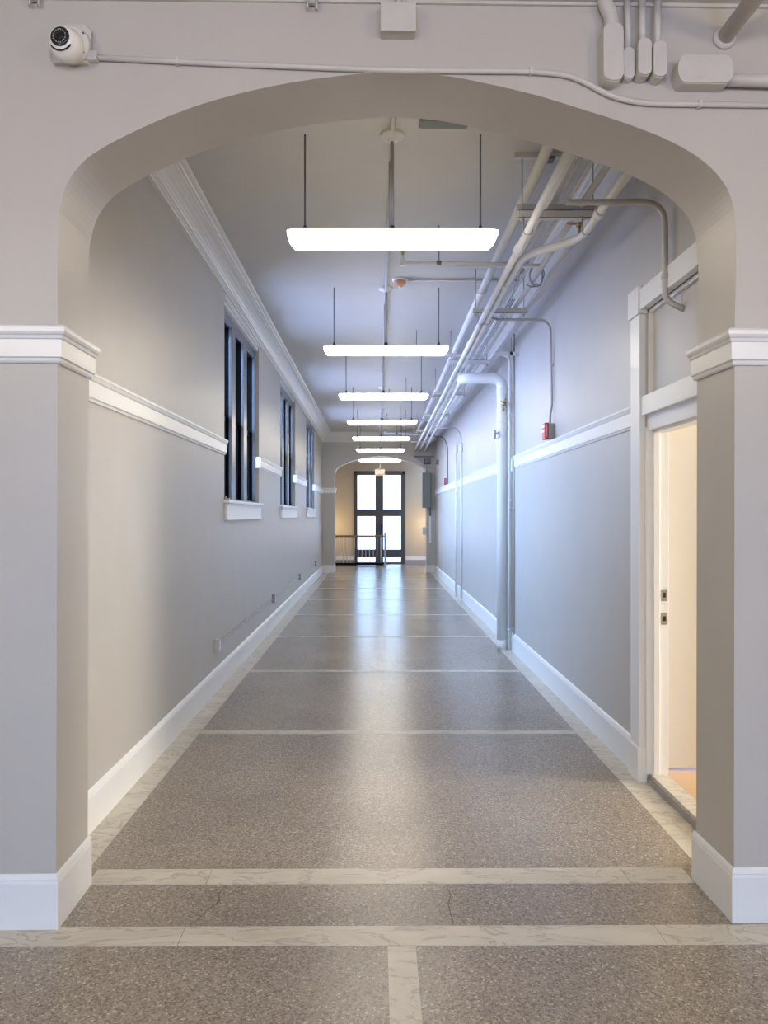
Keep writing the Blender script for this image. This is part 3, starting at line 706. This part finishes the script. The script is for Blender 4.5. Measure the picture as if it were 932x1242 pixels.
r = tag(empty('wall_conduit', FW @ Vector((0, 0, 3.32))), 'long thin painted conduit running across wall above the arch crown', 'conduit')
B().tube([(-1.11, -.012, 3.362), (-.6, -.012, 3.343), (.027, -.012, 3.325), (.60, -.012, 3.326), (.76, -.012, 3.314), (.92, -.012, 3.228), (1.05, -.012, 3.205), (1.9, -.012, 3.203)], .0105, 10, .07).build('pipe', 'body', r, FW)
for x, z in ((-.77, 3.349), (.60, 3.326), (1.262, 3.204)): B().box(x-.007, x+.007, -.025, .003, z-.014, z+.014, .003).build('strap', 'body', r, FW)
B().box(-1.125, -1.075, -.03, .003, 3.345, 3.38, .005).build('end_fitting', 'body', r, FW)

b = tag(empty('junction_box', FW @ Vector((.08, 0, 3.5))), 'square painted junction box centred on the wall above the arch', 'box')
B().box(.016, .144, -.055, .003, 3.452, 3.552, .004).build('case', 'body', b, FW)
B().box(.012, .148, -.062, -.054, 3.448, 3.556, .003).build('cover', 'body', b, FW)
B().tube([(.082, -.03, 3.54), (.082, -.03, HZ+.005)], .014, 12).build('conduit', 'body', b, FW)

def stadium(x0, x1, z0, z1, n=8):
    w, h = x1-x0, z1-z0; out = []
    if h >= w:
        rr = w/2
        for i in range(n+1): a = PI*i/n; out.append((x0+rr+rr*math.cos(a), z1-rr*.7+rr*.7*math.sin(a)))
        for i in range(n+1): a = PI+PI*i/n; out.append((x0+rr+rr*math.cos(a), z0+rr*.7+rr*.7*math.sin(a)))
    else:
        rr = h/2
        for i in range(n+1): a = -PI/2+PI*i/n; out.append((x1-rr*.5+rr*.5*math.cos(a), z0+rr+rr*math.sin(a)))
        for i in range(n+1): a = PI/2+PI*i/n; out.append((x0+rr*.5+rr*.5*math.cos(a), z0+rr+rr*math.sin(a)))
    return out
def fitting(x0, x1, z0, z1, dep, path, cr, lab, shift=.006):
    r = empty('conduit_fitting', FW @ Vector(((x0+x1)/2, 0, z0)))
    B().prism(stadium(x0, x1, z0, z1), -dep, .003, bev=.004).build('body', 'body', r, FW)
    B().prism(stadium(x0-.001, x1+.001, z0+.002, z1+.001), -dep-.008, -dep+.001, bev=.003).build('cover', 'body', r, FW)
    B().tube(path, cr, 14, .05).build('conduit', 'body', r, FW)
    return tag(r, lab, 'conduit fitting', 'conduit fittings on the arch wall')
fitting(.868, .944, 3.262, 3.485, .06, [(.908, -.034, 3.46), (.908, -.034, 3.53), (.885, -.034, 3.575), (.88, -.034, HZ+.01)], .028, 'largest upright oval conduit fitting, left of the group above the arch')
fitting(.955, .998, 3.288, 3.41, .03, [(.978, -.02, 3.40), (.975, -.02, HZ+.01)], .013, 'smallest, shallowest upright oval conduit fitting, beside the largest one')
fitting(1.004, 1.054, 3.288, 3.43, .055, [(1.030, -.03, 3.41), (1.030, -.03, HZ+.01)], .014, 'upright oval conduit fitting, second from right in the row of four')
fitting(1.063, 1.113, 3.282, 3.42, .055, [(1.088, -.03, 3.40), (1.090, -.03, HZ+.01)], .014, 'upright oval conduit fitting, rightmost in the row of four')
fitting(1.155, 1.370, 3.258, 3.365, .06, [(1.35, -.032, 3.290), (1.9, -.032, 3.28)], .023, 'large sideways oval conduit fitting at far right, conduit leaving right')
r = tag(empty('wall_pipe', FW @ Vector((1.37, 0, 3.475))), 'thick painted pipe coming out of the arch wall at top right', 'pipe')
B().tube([(1.365, .01, 3.472), (1.365, -5.5, 3.472)], .032, 16).build('pipe', 'body', r, FW)
B().lathe([(.046, 0), (.046, .012), (.034, .02)], (1.365, .002, 3.472), '-Y', 20).build('flange', 'body', r, FW)
for x, lab in ((-1.318, 'small two-pronged metal hanger under ceiling above camera'), (-.252, 'small two-pronged metal hanger under ceiling near the arch centre')):
    h = tag(empty('ceiling_hanger', FW @ Vector((x, -.02, HZ))), lab, 'hanger', 'small pronged ceiling hangers')
    for s in (-.017, .017): B().tube([(x+s, -.018, 3.552), (x+s, -.018, HZ+.004)], .0055, 8).build('prong', 'conduit', h, FW)
    B().box(x-.02, x+.02, -.024, -.012, 3.572, 3.582).build('crossbar', 'conduit', h, FW)
struct(B().box(-6, 6, -.012, .004, HZ-.012, HZ+.002).build(f'trim_{k}', 'body', xf=FW), 'thin seam where the arch wall meets the hall ceiling')

# ------------------------------------------------------------------ light
def area(name, loc, rot, sx, sy, power, col):
    l = bpy.data.lights.new(name, 'AREA'); l.shape = 'RECTANGLE'; l.size = sx; l.size_y = sy; l.energy = power; l.color = col
    o = bpy.data.objects.new(name, l); COL.objects.link(o); o.location = loc; o.rotation_euler = rot; return o
def portal(name, loc, rot, sx, sy):
    o = area(name, loc, rot, sx, sy, 1, (1, 1, 1)); o.data.cycles.is_portal = True; return o
for i, (a, b) in enumerate(WINS): portal('window_portal', LW @ Vector((-.29, (a+b)/2, 2.65)), (0, -PI/2, 0), 1.95, b-a)
portal('door_portal', (.08, VY+.35, 1.5), (-PI/2, 0, 0), DX1-DX0, DZ)
for x in (-2.05, 2.05): portal('hall_portal', (x, -5.25, 1.9), (PI/2, 0, 0), 0.8, 2.2)
# unseen point lights added in the hall to warm and brighten the arch wall
for x in (-2.6, .1, 2.8):
    l = bpy.data.lights.new('hall_fill', 'POINT'); l.energy = 66; l.color = (1.0, .87, .62); l.shadow_soft_size = .2
    o = bpy.data.objects.new('hall_fill', l); COL.objects.link(o); o.location = (x, -.2, 3.0)
# lamp in the side room
area('room_lamp', (5.8, 3.62, 1.75), (0, PI/2, 0), 1.7, 1.5, 330, (1.0, .95, .85))
# hidden point lights added low in the vestibule to warm its walls
for x in (-1.5, 1.62): 
    l = bpy.data.lights.new('vestibule_fill', 'POINT'); l.energy = 17; l.color = (1.0, .74, .36); l.shadow_soft_size = .12
    o = bpy.data.objects.new('vestibule_fill', l); COL.objects.link(o); o.location = (x, 23.3, 1.25)

w = bpy.data.worlds.new('daylight'); S.world = w; w.use_nodes = True
nt = w.node_tree; bg = nt.nodes['Background']                       # sky above the horizon, dimmer bluish ground below it
tc = nt.nodes.new('ShaderNodeTexCoord'); sx = nt.nodes.new('ShaderNodeSeparateXYZ'); cr_ = nt.nodes.new('ShaderNodeValToRGB')
nt.links.new(tc.outputs['Generated'], sx.inputs[0])
mr = nt.nodes.new('ShaderNodeMapRange'); mr.inputs['From Min'].default_value = -1; mr.inputs['From Max'].default_value = 1
nt.links.new(sx.outputs['Z'], mr.inputs['Value']); nt.links.new(mr.outputs['Result'], cr_.inputs['Fac'])
cr_.color_ramp.elements[0].position = .47; cr_.color_ramp.elements[0].color = (.24, .325, .66, 1)
cr_.color_ramp.elements[1].position = .54; cr_.color_ramp.elements[1].color = (.31, .53, 1.0, 1)
nt.links.new(cr_.outputs['Color'], bg.inputs[0]); bg.inputs[1].default_value = 34.0

# ------------------------------------------------------------------ camera
cd = bpy.data.cameras.new('camera'); co = bpy.data.objects.new('camera', cd); COL.objects.link(co)
co.location = (0, 0, 1.6); co.rotation_euler = (PI/2, 0, 0)
cd.sensor_fit = 'VERTICAL'; cd.sensor_height = 36; cd.lens = 36*900/1242
cd.shift_x = 8.5/1242; cd.shift_y = 3/1242
cd.clip_start = .05; cd.clip_end = 200
S.camera = co
S.view_settings.view_transform = 'Standard'; S.view_settings.look = 'None'; S.view_settings.gamma = 1
S.view_settings.use_curve_mapping = False; S.view_settings.exposure = 0.36
S.cycles.use_denoising = True
S.cycles.caustics_reflective = False; S.cycles.caustics_refractive = False
S.cycles.sample_clamp_indirect = 5.0; S.cycles.blur_glossy = 1.0
